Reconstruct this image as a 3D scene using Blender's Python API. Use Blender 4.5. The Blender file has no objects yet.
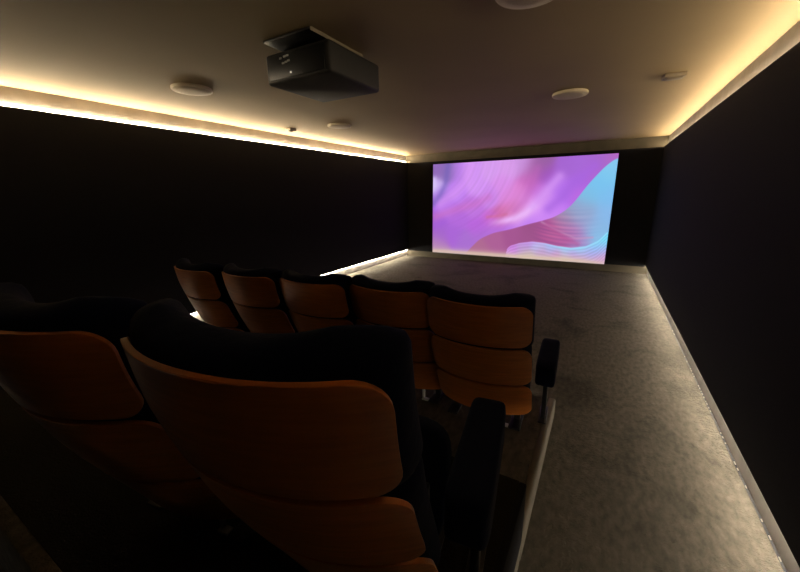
import bpy, bmesh, math, random
import numpy as np
from mathutils import Vector, Matrix

scene = bpy.context.scene
COL = scene.collection
random.seed(4)

# ------------------------------------------------------------------ helpers
def mat(name, color, rough=0.6, metal=0.0, spec=0.5, bump=None, vary=None, sheen=0.0, stains=None):
    """Principled material; vary = (scale, amount, detail, stretch) darkens/lightens the colour by noise; bump = (scale, strength, distance)."""
    m = bpy.data.materials.new(name); m.use_nodes = True
    nt = m.node_tree; b = nt.nodes['Principled BSDF']
    b.inputs['Base Color'].default_value = (*color, 1)
    b.inputs['Roughness'].default_value = rough
    b.inputs['Metallic'].default_value = metal
    b.inputs['Specular IOR Level'].default_value = spec
    if sheen:
        b.inputs['Sheen Weight'].default_value = sheen
        b.inputs['Sheen Roughness'].default_value = 0.4
    tc = nt.nodes.new('ShaderNodeTexCoord')
    if vary:
        sc, amt, det, stretch = vary
        mp = nt.nodes.new('ShaderNodeMapping'); mp.inputs['Scale'].default_value = stretch
        nz = nt.nodes.new('ShaderNodeTexNoise'); nz.inputs['Scale'].default_value = sc; nz.inputs['Detail'].default_value = det
        rp = nt.nodes.new('ShaderNodeValToRGB')
        rp.color_ramp.elements[0].position = 0.3; rp.color_ramp.elements[1].position = 0.7
        rp.color_ramp.elements[0].color = (*[c*(1-amt) for c in color], 1)
        rp.color_ramp.elements[1].color = (*[min(1, c*(1+amt)) for c in color], 1)
        nt.links.new(tc.outputs['Object'], mp.inputs['Vector']); nt.links.new(mp.outputs[0], nz.inputs['Vector'])
        nt.links.new(nz.outputs['Fac'], rp.inputs[0]); nt.links.new(rp.outputs[0], b.inputs['Base Color'])
        if stains:                        # irregular darker worn patches
            n2 = nt.nodes.new('ShaderNodeTexNoise'); n2.inputs['Scale'].default_value = stains[0]; n2.inputs['Detail'].default_value = 7
            n2.inputs['Distortion'].default_value = .6
            r2 = nt.nodes.new('ShaderNodeValToRGB'); r2.color_ramp.elements[0].position = .30; r2.color_ramp.elements[1].position = .48
            k = 1-stains[1]; r2.color_ramp.elements[0].color = (k, k, k*.97, 1); r2.color_ramp.elements[1].color = (1, 1, 1, 1)
            mx = nt.nodes.new('ShaderNodeMix'); mx.data_type = 'RGBA'; mx.blend_type = 'MULTIPLY'; mx.inputs[0].default_value = 1
            nt.links.new(tc.outputs['Object'], n2.inputs['Vector']); nt.links.new(n2.outputs['Fac'], r2.inputs[0])
            nt.links.new(rp.outputs[0], mx.inputs[6]); nt.links.new(r2.outputs[0], mx.inputs[7]); nt.links.new(mx.outputs[2], b.inputs['Base Color'])
    if bump:
        prev = None
        for sc, st, dist in bump:
            nz = nt.nodes.new('ShaderNodeTexNoise'); nz.inputs['Scale'].default_value = sc; nz.inputs['Detail'].default_value = 6
            bp = nt.nodes.new('ShaderNodeBump'); bp.inputs['Strength'].default_value = st; bp.inputs['Distance'].default_value = dist
            nt.links.new(tc.outputs['Object'], nz.inputs['Vector']); nt.links.new(nz.outputs['Fac'], bp.inputs['Height'])
            if prev: nt.links.new(prev.outputs[0], bp.inputs['Normal'])
            prev = bp
        nt.links.new(prev.outputs[0], b.inputs['Normal'])
    return m

def emit(name, color, strength):
    m = bpy.data.materials.new(name); m.use_nodes = True
    nt = m.node_tree; nt.nodes.clear()
    e = nt.nodes.new('ShaderNodeEmission'); o = nt.nodes.new('ShaderNodeOutputMaterial')
    e.inputs[0].default_value = (*color, 1); e.inputs[1].default_value = strength
    nt.links.new(e.outputs[0], o.inputs[0])
    return m

def obj(name, bm, m, parent=None, smooth=False, bevel=0, seg=2, loc=(0,0,0), rotz=0):
    bmesh.ops.recalc_face_normals(bm, faces=bm.faces[:])
    me = bpy.data.meshes.new(name); bm.to_mesh(me); bm.free()
    me.materials.append(m)
    if smooth:
        for p in me.polygons: p.use_smooth = True
    o = bpy.data.objects.new(name, me); COL.objects.link(o)
    o.location = loc; o.rotation_euler = (0, 0, rotz)
    if parent: o.parent = parent
    if bevel:
        md = o.modifiers.new('edge', 'BEVEL'); md.width = bevel; md.segments = seg; md.limit_method = 'ANGLE'; md.angle_limit = math.radians(40)
        for p in me.polygons: p.use_smooth = True
        md.harden_normals = False
    return o

def tag(o, label, cat, group=None):
    o['label'] = label; o['category'] = cat
    if group: o['group'] = group
    return o

def thing(name, label, cat, loc=(0,0,0), rotz=0, group=None):
    o = bpy.data.objects.new(name, None); COL.objects.link(o)
    o.location = loc; o.rotation_euler = (0,0,rotz)
    o.empty_display_size = 0.1
    return tag(o, label, cat, group)

def box(bm, x0, x1, y0, y1, z0, z1, M=None):
    vs = [bm.verts.new((x, y, z)) for x in (x0, x1) for y in (y0, y1) for z in (z0, z1)]
    for f in ((0,1,3,2),(4,6,7,5),(0,4,5,1),(2,3,7,6),(0,2,6,4),(1,5,7,3)):
        bm.faces.new([vs[i] for i in f])
    if M is not None: bmesh.ops.transform(bm, matrix=M, verts=vs)
    return vs

def boxbm(*a):
    bm = bmesh.new(); box(bm, *a); return bm

def lathe(bm, prof, n=48, c=(0,0,0)):
    """prof: (radius, z) pairs; revolved about z."""
    rings = []
    for r, z in prof:
        if r < 1e-6: rings.append([bm.verts.new((c[0], c[1], c[2]+z))])
        else: rings.append([bm.verts.new((c[0]+r*math.cos(2*math.pi*i/n), c[1]+r*math.sin(2*math.pi*i/n), c[2]+z)) for i in range(n)])
    for a, b in zip(rings, rings[1:]):
        for i in range(n):
            j = (i+1) % n
            if len(a) == 1 and len(b) == 1: continue
            if len(a) == 1: bm.faces.new((a[0], b[j], b[i]))
            elif len(b) == 1: bm.faces.new((a[i], a[j], b[0]))
            else: bm.faces.new((a[i], a[j], b[j], b[i]))

def structure(name, bm, m, **k):
    o = obj(name, bm, m, **k); o['kind'] = 'structure'; return o

# ------------------------------------------------------------------ room numbers (metres; camera stands over x=0, y=0)
XL, XR, YF, YB, H = -4.43, 0.845, 8.12, -0.5, 2.5
PT = 0.05                 # the black wall covering stands this far off the plaster
ZB, ZT, ZBR, ZTR = 0.16, 2.337, 0.182, 2.322      # and runs between these heights
T1, T2 = 0.15, 0.43       # seating tiers
TX0, TX1 = -3.43, -0.15
TY1, TY2, TYB = 2.47, 1.27, 0.15     # front ends of the low and the high tier

# light levels
LED_L, LED_R, LED_FL, LED_FR, SCREEN, EXPOSURE = 325, 112, 180, 112, 1.03, -0.12
# ------------------------------------------------------------------ materials
M_plaster = mat('pale_plaster', (0.24, 0.215, 0.185), 0.85, bump=[(9, 0.35, 0.01)], vary=(5, 0.18, 4, (1, 1, 1)))
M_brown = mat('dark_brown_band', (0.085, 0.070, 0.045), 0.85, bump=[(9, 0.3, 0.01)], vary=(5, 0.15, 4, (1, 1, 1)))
M_ceiling = mat('ceiling_paint', (0.30, 0.213, 0.102), 0.8, bump=[(1.3, 0.15, 0.02)], vary=(1.1, 0.06, 3, (1, 1, 1)))
M_black = mat('black_wall_fabric', (0.010, 0.010, 0.012), 0.95, spec=0.15, bump=[(220, 0.2, 0.002)])
M_carpet = mat('grey_brown_carpet', (0.100, 0.087, 0.067), 0.95, spec=0.1, bump=[(6, 0.5, 0.03), (45, 0.75, 0.014), (130, 0.95, 0.008)], vary=(22, 0.28, 12, (1.5, .7, 1)), stains=(1.9, .42))
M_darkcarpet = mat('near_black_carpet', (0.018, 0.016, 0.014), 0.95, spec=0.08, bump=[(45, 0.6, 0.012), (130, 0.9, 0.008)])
M_edge = mat('pale_step_edging', (0.15, 0.13, 0.10), 0.75, spec=0.2, bump=[(60, 0.3, 0.004)])
M_wood = mat('amber_veneer', (0.43, 0.134, 0.021), 0.45, spec=0.4, vary=(6, 0.16, 6, (1.0, 2, 14)))
M_velvet = mat('navy_velvet', (0.005, 0.008, 0.026), 0.95, spec=0.06, bump=[(14, 0.35, 0.02), (300, 0.25, 0.002)], sheen=0.03)
M_metal = mat('black_metal', (0.012, 0.012, 0.013), 0.5, metal=0.3)
M_bracket = mat('pale_metal', (0.62, 0.62, 0.58), 0.4)
M_proj = mat('dark_projector_plastic', (0.012, 0.010, 0.008), 0.6)
M_projback = mat('black_projector_grille', (0.005, 0.005, 0.005), 0.4)
M_speaker = mat('speaker_off_white', (0.62, 0.52, 0.36), 0.6)
M_grille = mat('speaker_grille_cloth', (0.50, 0.42, 0.30), 0.8, bump=[(400, 0.4, 0.002)])
M_dev = mat('white_plastic', (0.60, 0.50, 0.36), 0.5)
M_tan = mat('tan_plastic', (0.22, 0.17, 0.11), 0.5)
M_devdark = mat('dark_plastic', (0.02, 0.018, 0.016), 0.5)
M_frame = mat('black_screen_frame', (0.006, 0.006, 0.006), 0.8)
LEDC = (1.0, 0.82, 0.56)
M_led_l = emit('warm_led_left', LEDC, LED_L)
M_led_r = emit('warm_led_right', LEDC, LED_R)
M_led_fl = emit('warm_led_floor_left', (1.0, 0.90, 0.72), LED_FL)
M_led_fr = emit('warm_led_floor_right', (1.0, 0.90, 0.74), LED_FR)
M_dot = emit('glowing_dash', (1.0, 0.88, 0.66), 0.75)
M_standby = emit('standby_lamp', (1.0, 0.9, 0.7), 0.8)

# ------------------------------------------------------------------ setting
structure('floor', boxbm(XL-.1, XR+.1, YB-.1, YF+.1, -0.1, 0), M_carpet)
structure('ceiling', boxbm(XL-.1, XR+.1, YB-.1, YF+.1, H, H+.1), M_ceiling)
# black wall coverings
bm = boxbm(XL+.028, XL+PT, YB, YF, ZB, ZT); box(bm, XL-.02, XL+.0281, YB, YF, ZB+.06, ZT-.06)
structure('wall_left', bm, M_black)
bm = boxbm(XR-PT, XR-.028, YB, YF, ZBR, ZTR); box(bm, XR-.0281, XR+.02, YB, YF, ZBR+.06, ZTR-.06)
structure('wall_right', bm, M_black)
structure('wall_front', boxbm(XL+PT, XR-PT, YF-.03, YF+.03, 0.145, 2.315), M_black)
structure('wall_back', boxbm(XL, XR, YB-.1, YB, 0, H), M_black)
# pale plaster bands above and below them
structure('trim_1', boxbm(XL-.1, XL, YB, YF, ZT-.07, H), M_plaster)
structure('trim_2', boxbm(XR, XR+.1, YB, YF, ZT-.07, H), M_plaster)
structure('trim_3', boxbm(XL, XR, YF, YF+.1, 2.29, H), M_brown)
structure('baseboard_left', boxbm(XL-.1, XL, YB, YF, 0, ZB+.07), M_plaster)
structure('baseboard_right', boxbm(XR, XR+.1, YB, YF, 0, ZBR+.07), M_plaster)
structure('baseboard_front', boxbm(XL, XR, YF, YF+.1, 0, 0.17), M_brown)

# ------------------------------------------------------------------ LED strips (half-round diffuser in a slim channel)
def led(label, xw, sg, z, up, m, w=.010, q=.004, h=.008):
    """xw: plaster face, sg: +1 when the room lies towards +x; the diffuser sits at the plaster, behind the lip of the wall covering."""
    t = thing('led_strip', label, 'light strip', (xw, 0, z), 0, 'warm light strips along the side walls')
    s = 1 if up else -1
    bm = bmesh.new()
    def bx(xa, xb, za, zb, n=1):
        for k in range(n):
            ya = YB+.02+(YF-.05-YB)*k/n; yb = YB+.02+(YF-.05-YB)*(k+1)/n
            box(bm, *sorted((sg*xa, sg*xb)), ya, yb, *sorted((s*za, s*zb)))
    bx(.0003, w+.002, -q-.002, -q)
    obj('channel', bm, M_bracket, t)
    bm = bmesh.new(); bx(.0006, w, -q, h, 1)
    bmesh.ops.subdivide_edges(bm, edges=[e for e in bm.edges if abs(e.verts[0].co.y-e.verts[1].co.y) > 1], cuts=11, use_grid_fill=False)
    obj('diffuser', bm, m, t)
    return t
led('warm glowing light strip on top of the black left wall covering, under the ceiling', XL, 1, ZT+.0005, True, M_led_l)
led('warm light strip on top of the black right wall covering, by the ceiling', XR, -1, ZTR+.0005, True, M_led_r, .013)
led('warm glowing light strip under the black left wall covering, just above the floor', XL, 1, ZB-.0005, False, M_led_fl, .016, 0, .012)
led('warm light strip under the black right wall covering, beside the open carpet aisle', XR, -1, ZBR-.0005, False, M_led_fr, .018, .001, .006)
# run of tiny glowing dashes along the foot of the right baseboard
chips = []
y = 1.5
while y < 5.2:
    ln = random.uniform(.008, .026)
    if random.random() < .5: chips.append((y, ln))
    y += random.uniform(.045, .065)
t = thing('dash_tape', 'thin tape of tiny glowing dashes where the right baseboard meets the carpet', 'light strip', (0,0,0))
obj('tape', boxbm(XR-.010, XR-.001, 1.4, 5.4, 0.0005, .004), M_metal, t)
for y, ln in chips: obj('glow_dash', boxbm(XR-.009, XR-.0045, y, y+ln, .004, .0075), M_dot, t)

# ------------------------------------------------------------------ seating tiers
t = thing('seating_riser', 'low carpeted seating tier under the front row of five seats', 'platform', (0,0,0))
obj('deck', boxbm(TX0, TX1-.05, TY2, TY1-.05, 0, T1), M_carpet, t)
obj('edging', boxbm(TX1-.05, TX1, TY2, TY1, 0, T1), M_edge, t, bevel=.012)
obj('edging', boxbm(TX0, TX1-.05, TY1-.05, TY1, 0, T1), M_carpet, t, bevel=.008)
t = thing('seating_riser', 'taller carpeted seating tier under the rear row nearest the viewer', 'platform', (0,0,0))
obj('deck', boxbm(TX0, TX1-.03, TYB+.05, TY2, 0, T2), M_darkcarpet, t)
obj('side_panel', boxbm(TX1-.03, TX1, TYB, TY2, .13, T2), M_black, t, bevel=.006)
obj('skirting', boxbm(TX1-.03, TX1-.002, TYB, TY2, 0, .1305), M_edge, t, bevel=.004)
obj('edging', boxbm(TX0, TX1-.03, TYB, TYB+.05, 0, T2), M_carpet, t, bevel=.008)

# ------------------------------------------------------------------ projection screen
SX0, SX1, SZ0, SZ1, SY = -3.665, 0.116, 0.147, 2.25, YF-.05
def rbf(U, V, pts, sig):
    num = np.zeros(U.shape+(3,)); den = np.zeros(U.shape)
    for u, v, r, g, b in pts:
        d2 = ((U-u)*1.78)**2 + (V-v)**2
        w = np.exp(-d2/(2*sig*sig)) + 1e-5/(d2+.01)
        num += w[..., None]*np.array([r, g, b]); den += w
    return num/den[..., None]
TOP = [(0.04, 0.937, 150, 110, 190), (0.098, 0.906, 140, 112, 185), (0.025, 0.753, 215, 190, 250), (0.051, 0.658, 165, 110, 225), (0.17, 0.901, 190, 130, 235), (0.157, 0.721, 195, 130, 245), (0.077, 0.536, 190, 120, 240), (0.027, 0.369, 170, 100, 220), (0.046, 0.201, 170, 105, 210), (0.029, 0.099, 190, 140, 190), (0.247, 0.92, 212, 150, 248), (0.296, 0.742, 216, 152, 248), (0.365, 0.91, 220, 160, 245), (0.477, 0.925, 222, 160, 240), (0.556, 0.941, 205, 150, 225), (0.441, 0.76, 222, 148, 238), (0.373, 0.639, 208, 140, 240), (0.27, 0.537, 195, 120, 228), (0.178, 0.402, 185, 110, 225), (0.147, 0.236, 175, 105, 220), (0.23, 0.16, 175, 115, 215), (0.306, 0.301, 190, 105, 225), (0.395, 0.384, 205, 110, 215), (0.473, 0.637, 225, 140, 225), (0.54, 0.683, 225, 135, 215), (0.504, 0.526, 222, 130, 215), (0.493, 0.468, 215, 115, 165), (0.451, 0.437, 210, 110, 170), (0.519, 0.501, 218, 120, 180), (0.588, 0.8, 205, 110, 195), (0.609, 0.902, 175, 100, 170), (0.639, 0.956, 155, 100, 165), (0.663, 0.841, 165, 90, 195), (0.632, 0.681, 200, 110, 215), (0.584, 0.574, 225, 140, 230), (0.561, 0.477, 240, 185, 255), (0.522, 0.426, 238, 175, 255), (0.625, 0.55, 238, 175, 255), (0.672, 0.644, 215, 150, 250), (0.729, 0.746, 190, 120, 240), (0.769, 0.899, 170, 105, 215), (0.838, 0.915, 172, 108, 220), (0.924, 0.959, 170, 105, 210), (0.981, 0.974, 185, 110, 200), (0.782, 0.653, 180, 110, 240), (0.846, 0.762, 175, 105, 232), (0.739, 0.539, 205, 130, 250), (0.656, 0.43, 212, 140, 250), (0.592, 0.379, 195, 125, 245), (0.497, 0.337, 190, 120, 240), (0.398, 0.28, 185, 115, 225), (0.324, 0.208, 178, 115, 215), (0.693, 0.467, 208, 138, 250), (0.83, 0.652, 195, 110, 230), (0.888, 0.825, 180, 105, 215)]
LOW = [(0.311, 0.085, 180, 110, 150), (0.4, 0.201, 178, 100, 155), (0.514, 0.262, 170, 90, 150), (0.621, 0.319, 160, 85, 140), (0.687, 0.323, 170, 85, 150), (0.599, 0.217, 165, 88, 145), (0.728, 0.252, 180, 90, 150), (0.782, 0.196, 185, 95, 160), (0.75, 0.326, 190, 110, 165), (0.801, 0.305, 180, 120, 180), (0.85, 0.285, 185, 120, 185), (0.879, 0.193, 170, 150, 210), (0.794, 0.423, 165, 140, 180), (0.837, 0.516, 150, 170, 210), (0.867, 0.402, 160, 165, 210), (0.917, 0.336, 150, 180, 225), (0.963, 0.338, 140, 190, 235), (0.888, 0.629, 130, 195, 235), (0.938, 0.736, 125, 200, 245), (0.974, 0.84, 130, 205, 245), (0.99, 0.921, 140, 205, 245), (0.977, 0.627, 130, 195, 245), (0.976, 0.474, 140, 190, 240), (0.957, 0.246, 140, 200, 240), (0.885, 0.494, 150, 175, 215)]
WAV = [(0.493, 0.051, 215, 150, 230), (0.519, 0.12, 205, 130, 225), (0.6, 0.172, 190, 140, 225), (0.575, 0.113, 195, 160, 215), (0.655, 0.147, 190, 190, 240), (0.734, 0.142, 170, 190, 245), (0.81, 0.126, 160, 215, 250), (0.882, 0.141, 150, 220, 250), (0.949, 0.188, 130, 220, 255), (0.99, 0.261, 125, 220, 255), (0.606, 0.039, 205, 185, 185), (0.685, 0.074, 200, 160, 205), (0.763, 0.059, 210, 150, 200), (0.838, 0.068, 190, 150, 225), (0.908, 0.101, 180, 170, 235), (0.964, 0.131, 170, 175, 240), (0.889, 0.026, 215, 165, 205), (0.981, 0.039, 215, 165, 210), (0.816, 0.016, 225, 195, 190)]
CA = [(0.2,-.06),(0.256,0.065),(0.317,0.181),(0.398,0.254),(0.498,0.299),(0.593,0.355),(0.67,0.395),(0.732,0.433),(0.79,0.504),(0.833,0.596),(0.872,0.717),(0.921,0.833),(0.959,0.914),(1.0,0.965)]
CB = [(0.479,-.05),(0.479,0.03),(0.484,0.085),(0.504,0.126),(0.559,0.163),(0.627,0.184),(0.693,0.175),(0.759,0.152),(0.834,0.14),(0.904,0.164),(0.959,0.223),(1.0,0.32)]
def sst(a, b, x):
    t = np.clip((x-a)/(b-a), 0, 1); return t*t*(3-2*t)
def smooth(U, c, wd=.022):
    return sum(np.interp(U+k*wd, c[:, 0], c[:, 1]) for k in (-1, -.66, -.33, 0, .33, .66, 1))/7
def screen_colours(nu, nv):
    u = np.linspace(0, 1, nu); v = np.linspace(0, 1, nv); U, V = np.meshgrid(u, v)
    a = np.array(CA); b = np.array(CB)
    va = smooth(U, a); va = np.where(U < .2, -.1, va)
    vb = smooth(U, b, .008); vb = np.where(U < .479, -1, vb)
    top = rbf(U, V, TOP, .06); low = rbf(U, V, LOW, .06); wav = rbf(U, V, WAV, .045)
    def near(c, wd):
        d = np.full(U.shape, 9.)
        for (u0, v0), (u1, v1) in zip(c, c[1:]):
            dx, dy = (u1-u0)*1.78, v1-v0
            t = np.clip((((U-u0)*1.78)*dx+(V-v0)*dy)/(dx*dx+dy*dy), 0, 1)
            d = np.minimum(d, np.hypot((U-u0)*1.78-t*dx, V-v0-t*dy))
        return np.exp(-(d/wd)**2)[..., None]
    def mix(a, col, f): return a*(1-f)+np.array(col)*f
    top = mix(top, (208, 118, 205), .6*near([(.02,.42),(.15,.5),(.28,.56),(.36,.63)], .05))
    top = mix(top, (225, 158, 250), .6*near([(.05,.58),(.15,.68),(.22,.8),(.25,.98)], .07))
    top = mix(top, (214, 112, 160), .6*near([(.36,.425),(.43,.44),(.47,.455)], .018))
    top = mix(top, (195, 105, 190), .4*near([(.52,.5),(.57,.6),(.595,.72),(.625,.9)], .04))
    top = mix(top, (240, 188, 255), np.clip((U[..., None]-.36)/.13, 0, .9)*near([(.36,.352),(.45,.385),(.52,.415),(.58,.47),(.62,.54)], .035))
    top = mix(top, (222, 160, 252), .6*near([(.62,.54),(.67,.66),(.74,.82)], .045))
    top = mix(top, (172, 105, 228), .6*near([(.70,.52),(.76,.62),(.82,.76),(.9,.9)], .05))
    top = mix(top, (120, 100, 190), .55*near([(0,.56),(.05,.66),(.085,.78),(.1,.98)], .035))
    top = mix(top, (225, 205, 255), .8*near([(-.01,.7),(.012,.76),(.008,.84)], .028))
    r = np.hypot((U+.05)*1.6, V-1.08)
    fl = np.sin(120*r + 2.5*np.sin(9*r))*np.sin(37*r+1)
    mask = np.exp(-((U-.33)/.2)**2-((V-.65)/.35)**2)
    top = top*(1+.035*(fl*mask)[..., None])
    p = V-1.5*(U-.83)**2
    st = np.sin(150*p+2*np.sin(23*p))*.7+.3*np.sin(61*p)
    m2 = sst(.60, .72, U)*sst(-.01, .06, va-V)*sst(1.0, .78, U)*sst(.6, .35, V)
    low = low*(1+np.array([.10, .07, .04])*(st*m2)[..., None])
    low = mix(low, (200, 150, 195), .6*near([(.67,.385),(.76,.30),(.85,.235),(.93,.25)], .010))
    low = mix(low, (185, 85, 150), .5*near([(.70,.36),(.79,.24),(.86,.18)], .03))
    tl = V-vb
    s3 = 0.5+0.5*np.sin(190*tl + 4*U)
    wav = wav*(1+.10*(s3[..., None]-.5))
    rim = np.exp(-((tl+.012)/.013)**2)*sst(.5, .62, U)
    wav = wav + rim[..., None]*(np.array([165, 225, 255])-wav)*.6*sst(.6, .8, U)[..., None] + rim[..., None]*(np.array([215, 165, 245])-wav)*.6*(1-sst(.6, .8, U))[..., None]
    wa = sst(-.006, .008, V-va)[..., None]; wb = sst(-.006, .006, vb-V)[..., None]
    c = low*(1-wa)+top*wa
    c = c*(1-wb*(1-wa)) + wav*wb*(1-wa)
    # floor strips' warm wash on the screen, painted along the foot of the picture
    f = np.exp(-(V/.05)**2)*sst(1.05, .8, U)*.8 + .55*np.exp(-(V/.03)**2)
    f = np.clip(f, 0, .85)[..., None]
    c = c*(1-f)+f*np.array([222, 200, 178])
    c = np.clip(c/255., 0, 1)
    return np.where(c <= .04045, c/12.92, ((c+.055)/1.055)**2.4)
NU, NV = 300, 168
cols = screen_colours(NU, NV)
bm = bmesh.new()
g = [[bm.verts.new((SX0+(SX1-SX0)*i/(NU-1), SY-.012, SZ0+(SZ1-SZ0)*j/(NV-1))) for i in range(NU)] for j in range(NV)]
for j in range(NV-1):
    for i in range(NU-1):
        bm.faces.new((g[j][i], g[j][i+1], g[j+1][i+1], g[j+1][i]))
me = bpy.data.meshes.new('picture'); bm.to_mesh(me); bm.free()
ca = me.color_attributes.new('picture', 'FLOAT_COLOR', 'POINT')
ca.data.foreach_set('color', np.concatenate([cols.reshape(-1, 3), np.ones((NU*NV, 1))], 1).astype(np.float32).ravel())
ms = bpy.data.materials.new('lit_picture'); ms.use_nodes = True
nt = ms.node_tree; nt.nodes.clear()
at = nt.nodes.new('ShaderNodeAttribute'); at.attribute_name = 'picture'
em = nt.nodes.new('ShaderNodeEmission'); em.inputs[1].default_value = SCREEN
out = nt.nodes.new('ShaderNodeOutputMaterial')
nt.links.new(at.outputs['Color'], em.inputs[0]); nt.links.new(em.outputs[0], out.inputs[0])
me.materials.append(ms)
t = thing('projection_screen', 'wide cinema screen showing flowing purple, pink and blue waves', 'screen', ((SX0+SX1)/2, SY, SZ0))
po = bpy.data.objects.new('picture', me); COL.objects.link(po); po.parent = t
po.location = (-(SX0+SX1)/2, -SY, -SZ0)
hw = (SX1-SX0)/2
obj('screen_backing', boxbm(-hw, hw, -.0115, .0199, 0, SZ1-SZ0), M_frame, t)

# ------------------------------------------------------------------ cinema seat (local: x right, y forward, origin on the tier below the top edge of its back)
W, SAG = 0.281, 0.087
PZ = [0.07, 0.119, 0.25, 0.379, 0.50, 0.648, 0.77, 0.889, 0.95]
PY = [0.31, 0.289, 0.226, 0.161, 0.106, 0.053, 0.018, 0.0, -0.006]
def prof(z):
    # smooth (Catmull-Rom) reading of the back's side profile
    if z <= PZ[0]: return PY[0]
    if z >= PZ[-1]: return PY[-1]
    k = max(i for i in range(len(PZ)-1) if PZ[i] <= z)
    t = (z-PZ[k])/(PZ[k+1]-PZ[k])
    def sl(i):
        a, b = max(i-1, 0), min(i+1, len(PZ)-1)
        return (PY[b]-PY[a])/(PZ[b]-PZ[a])
    h = PZ[k+1]-PZ[k]
    return ((1+2*t)*(1-t)**2*PY[k] + t*(1-t)**2*h*sl(k) + t*t*(3-2*t)*PY[k+1] + t*t*(t-1)*h*sl(k+1))
def surf(x, z):
    return Vector((x, prof(z) - SAG*(1-min(1.3, abs(x)/W)**2.2), z))
def nrm(x, z):
    e = .002
    n = (surf(x+e, z)-surf(x-e, z)).cross(surf(x, z+e)-surf(x, z-e))
    n.normalize()
    return -n if n.y < 0 else n          # points forward, into the cushion
def rows_for(z0, z1, r, n):
    zs = []
    for i in range(8): zs.append(z0 + r*(1-math.cos(math.pi/2*i/7)))
    for i in range(1, n): zs.append(z0+r+(z1-z0-2*r)*i/n)
    for i in range(8): zs.append(z1 - r + r*math.sin(math.pi/2*i/7))
    return zs
def hw_at(z, z0, z1, r, w):
    d = min(z-z0, z1-z)
    if d >= r: return w
    return w - r + math.sqrt(max(0, r*r-(r-d)**2))
def shell_panel(z0, z1, w0, w1, r=.055, th=.012, nx=26):
    bm = bmesh.new(); B = []; F = []
    for z in rows_for(z0, z1, r, 8):
        w = hw_at(z, z0, z1, r, w0+(w1-w0)*(z-z0)/(z1-z0))
        rb, rf = [], []
        for i in range(nx+1):
            x = -w+2*w*i/nx
            p = surf(x, z); n = nrm(x, z)
            rb.append(bm.verts.new(p)); rf.append(bm.verts.new(p+n*th))
        B.append(rb); F.append(rf)
    m = len(B)
    for j in range(m-1):
        for i in range(nx):
            bm.faces.new((B[j][i], B[j][i+1], B[j+1][i+1], B[j+1][i]))
            bm.faces.new((F[j][i], F[j+1][i], F[j+1][i+1], F[j][i+1]))
        for i in (0, nx):
            bm.faces.new((B[j][i], B[j+1][i], F[j+1][i], F[j][i]))
    for j in (0, m-1):
        for i in range(nx): bm.faces.new((B[j][i], B[j][i+1], F[j][i+1], F[j][i]))
    return bm
def cushion(z0, z1, w0, w1, T0, T1_, off=.0125, r=.04, wing=0.0, nx=30, nz=22):
    """Pillow following the shell: T thickness bottom / top; wing lifts the two upper corners."""
    bm = bmesh.new(); B = []; F = []
    for j in range(nz+1):
        q = -math.cos(math.pi*j/nz)                     # -1..1, dense at the ends
        rb, rf = [], []
        for i in range(nx+1):
            a = -math.cos(math.pi*i/nx)
            t = (q+1)/2
            w = w0+(w1-w0)*t
            cw = w - r*.8*max(0, (abs(q)-.75)/.25)**3
            x = cw*a
            z = z0+(z1-z0)*t
            if wing: z += (wing*(abs(a)**3) - .015*(1-a*a))*t**4
            k = (max(0, 1-abs(a)**14)**.5)*(max(0, 1-abs(q)**9)**.5)
            T = (T0+(T1_-T0)*t)*(1+.10*abs(a)**2)
            p = surf(x, z); n = nrm(x, min(z, .9)); n.x *= .22; n.normalize()
            mid = off + T*.5
            rb.append(bm.verts.new(p+n*(mid-T*.5*k))); rf.append(bm.verts.new(p+n*(mid+T*.5*k)))
        B.append(rb); F.append(rf)
    for j in range(nz):
        for i in range(nx):
            bm.faces.new((B[j][i], B[j][i+1], B[j+1][i+1], B[j+1][i]))
            bm.faces.new((F[j][i], F[j+1][i], F[j+1][i+1], F[j][i+1]))
    bmesh.ops.remove_doubles(bm, verts=bm.verts[:], dist=1e-4)
    return bm
def pad(cx, cy, cz, sx, sy, sz, M=None, n=12, p=4.0):
    """Soft rounded block (superellipsoid)."""
    bm = bmesh.new()
    bmesh.ops.create_cube(bm, size=2)
    bmesh.ops.subdivide_edges(bm, edges=bm.edges[:], cuts=n-1, use_grid_fill=True)
    for v in bm.verts:
        c = v.co; m = (abs(c.x)**p+abs(c.y)**p+abs(c.z)**p)**(1/p)
        v.co = Vector((c.x/m*sx, c.y/m*sy, c.z/m*sz))
    if M is not None: bmesh.ops.transform(bm, matrix=M, verts=bm.verts[:])
    bmesh.ops.translate(bm, vec=(cx, cy, cz), verts=bm.verts[:])
    return bm

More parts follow.
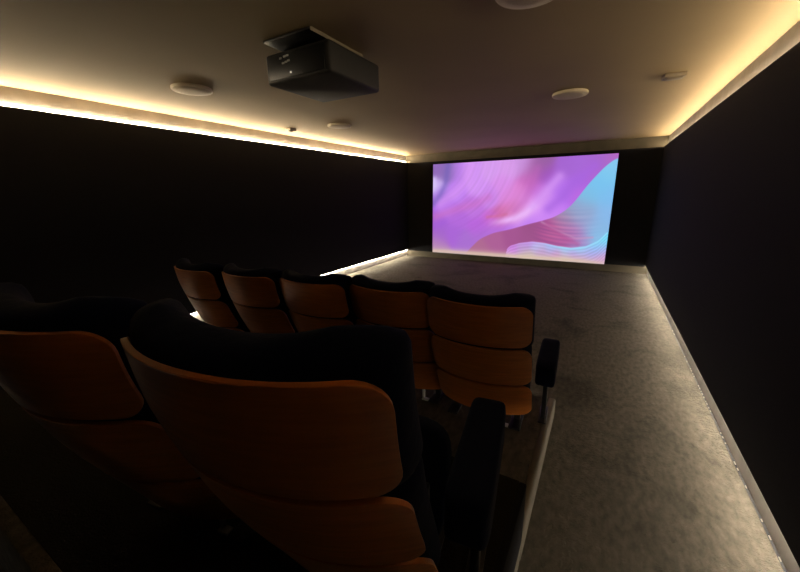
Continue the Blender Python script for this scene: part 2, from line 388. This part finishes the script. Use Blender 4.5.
ZP = [(0.119, 0.371), (0.388, 0.640), (0.657, 0.889)]     # the three veneer panels, bottom to top
def arm_parts(t, x):
    end = x > .33
    a = pad(x, .445 if end else .56, .418, .055 if end else .033, .215 if end else .14, .070, Matrix.Rotation(math.radians(2), 4, 'X'), p=8)
    ao = obj('armrest', a, M_velvet, t, smooth=True)
    bm = bmesh.new()
    box(bm, x-.014, x+.014, .44, .48, .008, .35); box(bm, x-.025, x+.025, .40, .60, 0.0, .012)
    obj('arm_post', bm, M_metal, t, bevel=.004)
def make_seat():
    t = thing('cinema_seat', 'x', 'seat')
    for (z0, z1), (wa, wb) in zip(ZP, ((W+.010, W+.008), (W+.007, W+.004), (W, W))):
        obj('back_panel', shell_panel(z0, z1, wa, wb), M_wood, t, smooth=True, bevel=.003)
    obj('back_cushion', cushion(.61, .932, W+.012, W+.010, .12, .108, wing=.008, r=.13), M_velvet, t, smooth=True)
    obj('lumbar_cushion', cushion(.10, .635, W-.002, W+.006, .10, .13), M_velvet, t, smooth=True)
    Ms = Matrix.Rotation(math.radians(72), 4, 'X')
    obj('seat', pad(0, .47, .27, .255, .19, .06, Ms, p=5), M_velvet, t, smooth=True)
    bm = bmesh.new()
    for sx in (-1, 1):
        box(bm, sx*.20-.02, sx*.20+.02, .36, .40, .01, .34)
        box(bm, sx*.20-.035, sx*.20+.035, .26, .56, 0, .014)
    box(bm, -.22, .22, .365, .395, .17, .21)
    obj('pedestal', bm, M_metal, t, bevel=.004)
    bm = bmesh.new()
    box(bm, .112, .128, .285, .300, 0.0, .125); box(bm, .112, .160, .270, .300, 0.0, .010)
    obj('foot_bracket', bm, M_bracket, t, bevel=.002)
    return t
proto = make_seat()
def place(o, x, y, z, th, label, group):
    o.location = (x, y, z); o.rotation_euler = (0, 0, th); o['label'] = label; o['group'] = group
def copy_seat(src):
    r = src.copy(); COL.objects.link(r)
    for ch in list(src.children):
        c = ch.copy(); COL.objects.link(c); c.parent = r
    return r
FRONT, REAR = 'front row of wood-backed cinema seats', 'rear row of wood-backed cinema seats'
spots = [
    (-0.523, 1.702, T1, .05, 'wood-backed navy seat at the aisle end of the front row', FRONT),
    (-1.084, 1.726, T1, .056, 'front-row wood-backed seat second from the aisle, just left of the aisle-end seat', FRONT),
    (-1.638, 1.651, T1, .034, 'middle seat of the front row, amber panelled back with two seats on either side', FRONT),
    (-2.212, 1.602, T1, .017, 'front-row wood-backed seat second from the left wall, its left edge lit', FRONT),
    (-2.788, 1.552, T1, -.06, 'wood-backed seat at the left wall end of the front row', FRONT),
    (-0.500, 0.320, T2+.018, .15, 'large nearest seat with broad amber wooden back at the aisle end of rear row', REAR),
    (-1.135, 0.240, T2, .153, 'rear-row wood-backed seat partly cut by the left edge, beside the large nearest seat', REAR),
]
made = []
for i, s in enumerate(spots):
    made.append(proto if i == 0 else copy_seat(proto))
for o, s in zip(made, spots): place(o, *s)
for i in (0, 5): arm_parts(made[i], .347)
for i in (1, 2, 3, 4, 6): arm_parts(made[i], .29)

# ------------------------------------------------------------------ projector
t = thing('projector', 'black box projector hung under the ceiling above the seats', 'projector', (-1.775, 1.83, 2.29))
obj('body', boxbm(-.27, .27, 0, .55, 0, .18), M_proj, t, bevel=.022, seg=4)
bm = bmesh.new(); box(bm, -.235, .235, -.006, .004, .02, .16)
obj('rear_panel', bm, M_projback, t, bevel=.003)
bm = bmesh.new()
for (x, z) in ((-.12, .135), (-.085, .14), (-.06, .142), (-.10, .105), (-.075, .108), (-.052, .112)):
    box(bm, x-.010, x+.010, -.010, -.005, z-.005, z+.005)
obj('socket', bm, M_bracket, t)
obj('indicator_lamp', boxbm(-.045, -.036, -.010, -.005, .040, .049), M_standby, t)
bm = bmesh.new(); lathe(bm, [(0, 0), (.055, 0), (.06, .012), (.06, .03), (0, .03)], 32)
bmesh.ops.rotate(bm, cent=(0,0,0), matrix=Matrix.Rotation(-math.pi/2, 3, 'X'), verts=bm.verts[:]); bmesh.ops.translate(bm, vec=(0, .548, .09), verts=bm.verts[:])
obj('lens', bm, M_projback, t, smooth=True)
bm = bmesh.new(); box(bm, -.16, .225, -.10, .40, .197, .2095)
mo = obj('ceiling_mount', bm, M_metal, t, bevel=.002)
obj('spacer', boxbm(-.12, .12, .06, .34, .175, .198), M_metal, mo)
obj('lit_edge', boxbm(.225, .230, -.10, .40, .190, .2095), M_tan, mo)  # light caught on the plate's right edge, put in as a tan strip

# ------------------------------------------------------------------ ceiling fittings
def speaker(x, y, label):
    t = thing('ceiling_speaker', label, 'speaker', (x, y, H), 0, 'round ceiling speakers')
    bm = bmesh.new(); lathe(bm, [(.158, 0), (.160, -.012), (.159, -.020), (.155, -.024), (.150, -.025), (.149, 0)], 64)
    obj('rim', bm, M_speaker, t, smooth=True)
    bm = bmesh.new(); lathe(bm, [(.1495, -.018), (.1495, -.0245), (.10, -.028), (.05, -.030), (0, -.0305)], 64)
    obj('grille', bm, M_grille, t, smooth=True)
speaker(-3.235, 2.055, 'round ceiling speaker left of the projector, the largest in view')
speaker(-3.255, 4.085, 'small round ceiling speaker below the projector, near the left light strip')
speaker(-0.415, 4.09, 'round ceiling speaker above the right part of the screen')
speaker(-0.415, 1.98, 'round ceiling speaker cut off by the top edge above the screen')
t = thing('motion_sensor', 'tiny ceiling sensor beside the left light strip', 'sensor', (-3.97, 3.89, H))
bm = bmesh.new(); box(bm, -.05, .05, -.06, .06, -.032, 0)
obj('housing', bm, M_dev, t, bevel=.008, seg=3)
bm = bmesh.new(); lathe(bm, [(0, -.046), (.02, -.044), (.032, -.038), (.035, -.031)], 24)
obj('lens', bm, M_devdark, t, smooth=True)
t = thing('smoke_detector', 'flat rectangular detector on the ceiling near the right light strip', 'detector', (.375, 3.95, H), math.radians(8))
bm = bmesh.new(); box(bm, -.075, .075, -.06, .06, -.030, 0)
obj('housing', bm, M_tan, t, bevel=.006, seg=3)
bm = bmesh.new(); box(bm, -.055, .055, -.045, .045, -.036, -.029)
obj('cover', bm, M_tan, t, bevel=.003)

# ------------------------------------------------------------------ world and camera
w = bpy.data.worlds.new('dark_room'); scene.world = w; w.use_nodes = True
w.node_tree.nodes['Background'].inputs[0].default_value = (0, 0, 0, 1)
cam = bpy.data.cameras.new('camera'); co = bpy.data.objects.new('camera', cam); COL.objects.link(co)
cam.sensor_fit = 'HORIZONTAL'; cam.sensor_width = 36; cam.lens = 350.9/800*36; cam.clip_start = .02
yaw, pitch, roll = .5218, .256, -.0169
fwd = Vector((-math.sin(yaw)*math.cos(pitch), math.cos(yaw)*math.cos(pitch), -math.sin(pitch)))
rt = Vector((math.cos(yaw), math.sin(yaw), 0)); up = rt.cross(fwd)
r2 = math.cos(roll)*rt+math.sin(roll)*up; u2 = -math.sin(roll)*rt+math.cos(roll)*up
mw = Matrix((r2, u2, -fwd)).transposed().to_4x4(); mw.translation = (0, 0, 1.579)
co.matrix_world = mw
scene.camera = co
vs = scene.view_settings
vs.view_transform = 'Standard'; vs.look = 'None'; vs.exposure = EXPOSURE; vs.gamma = 1; vs.use_curve_mapping = False
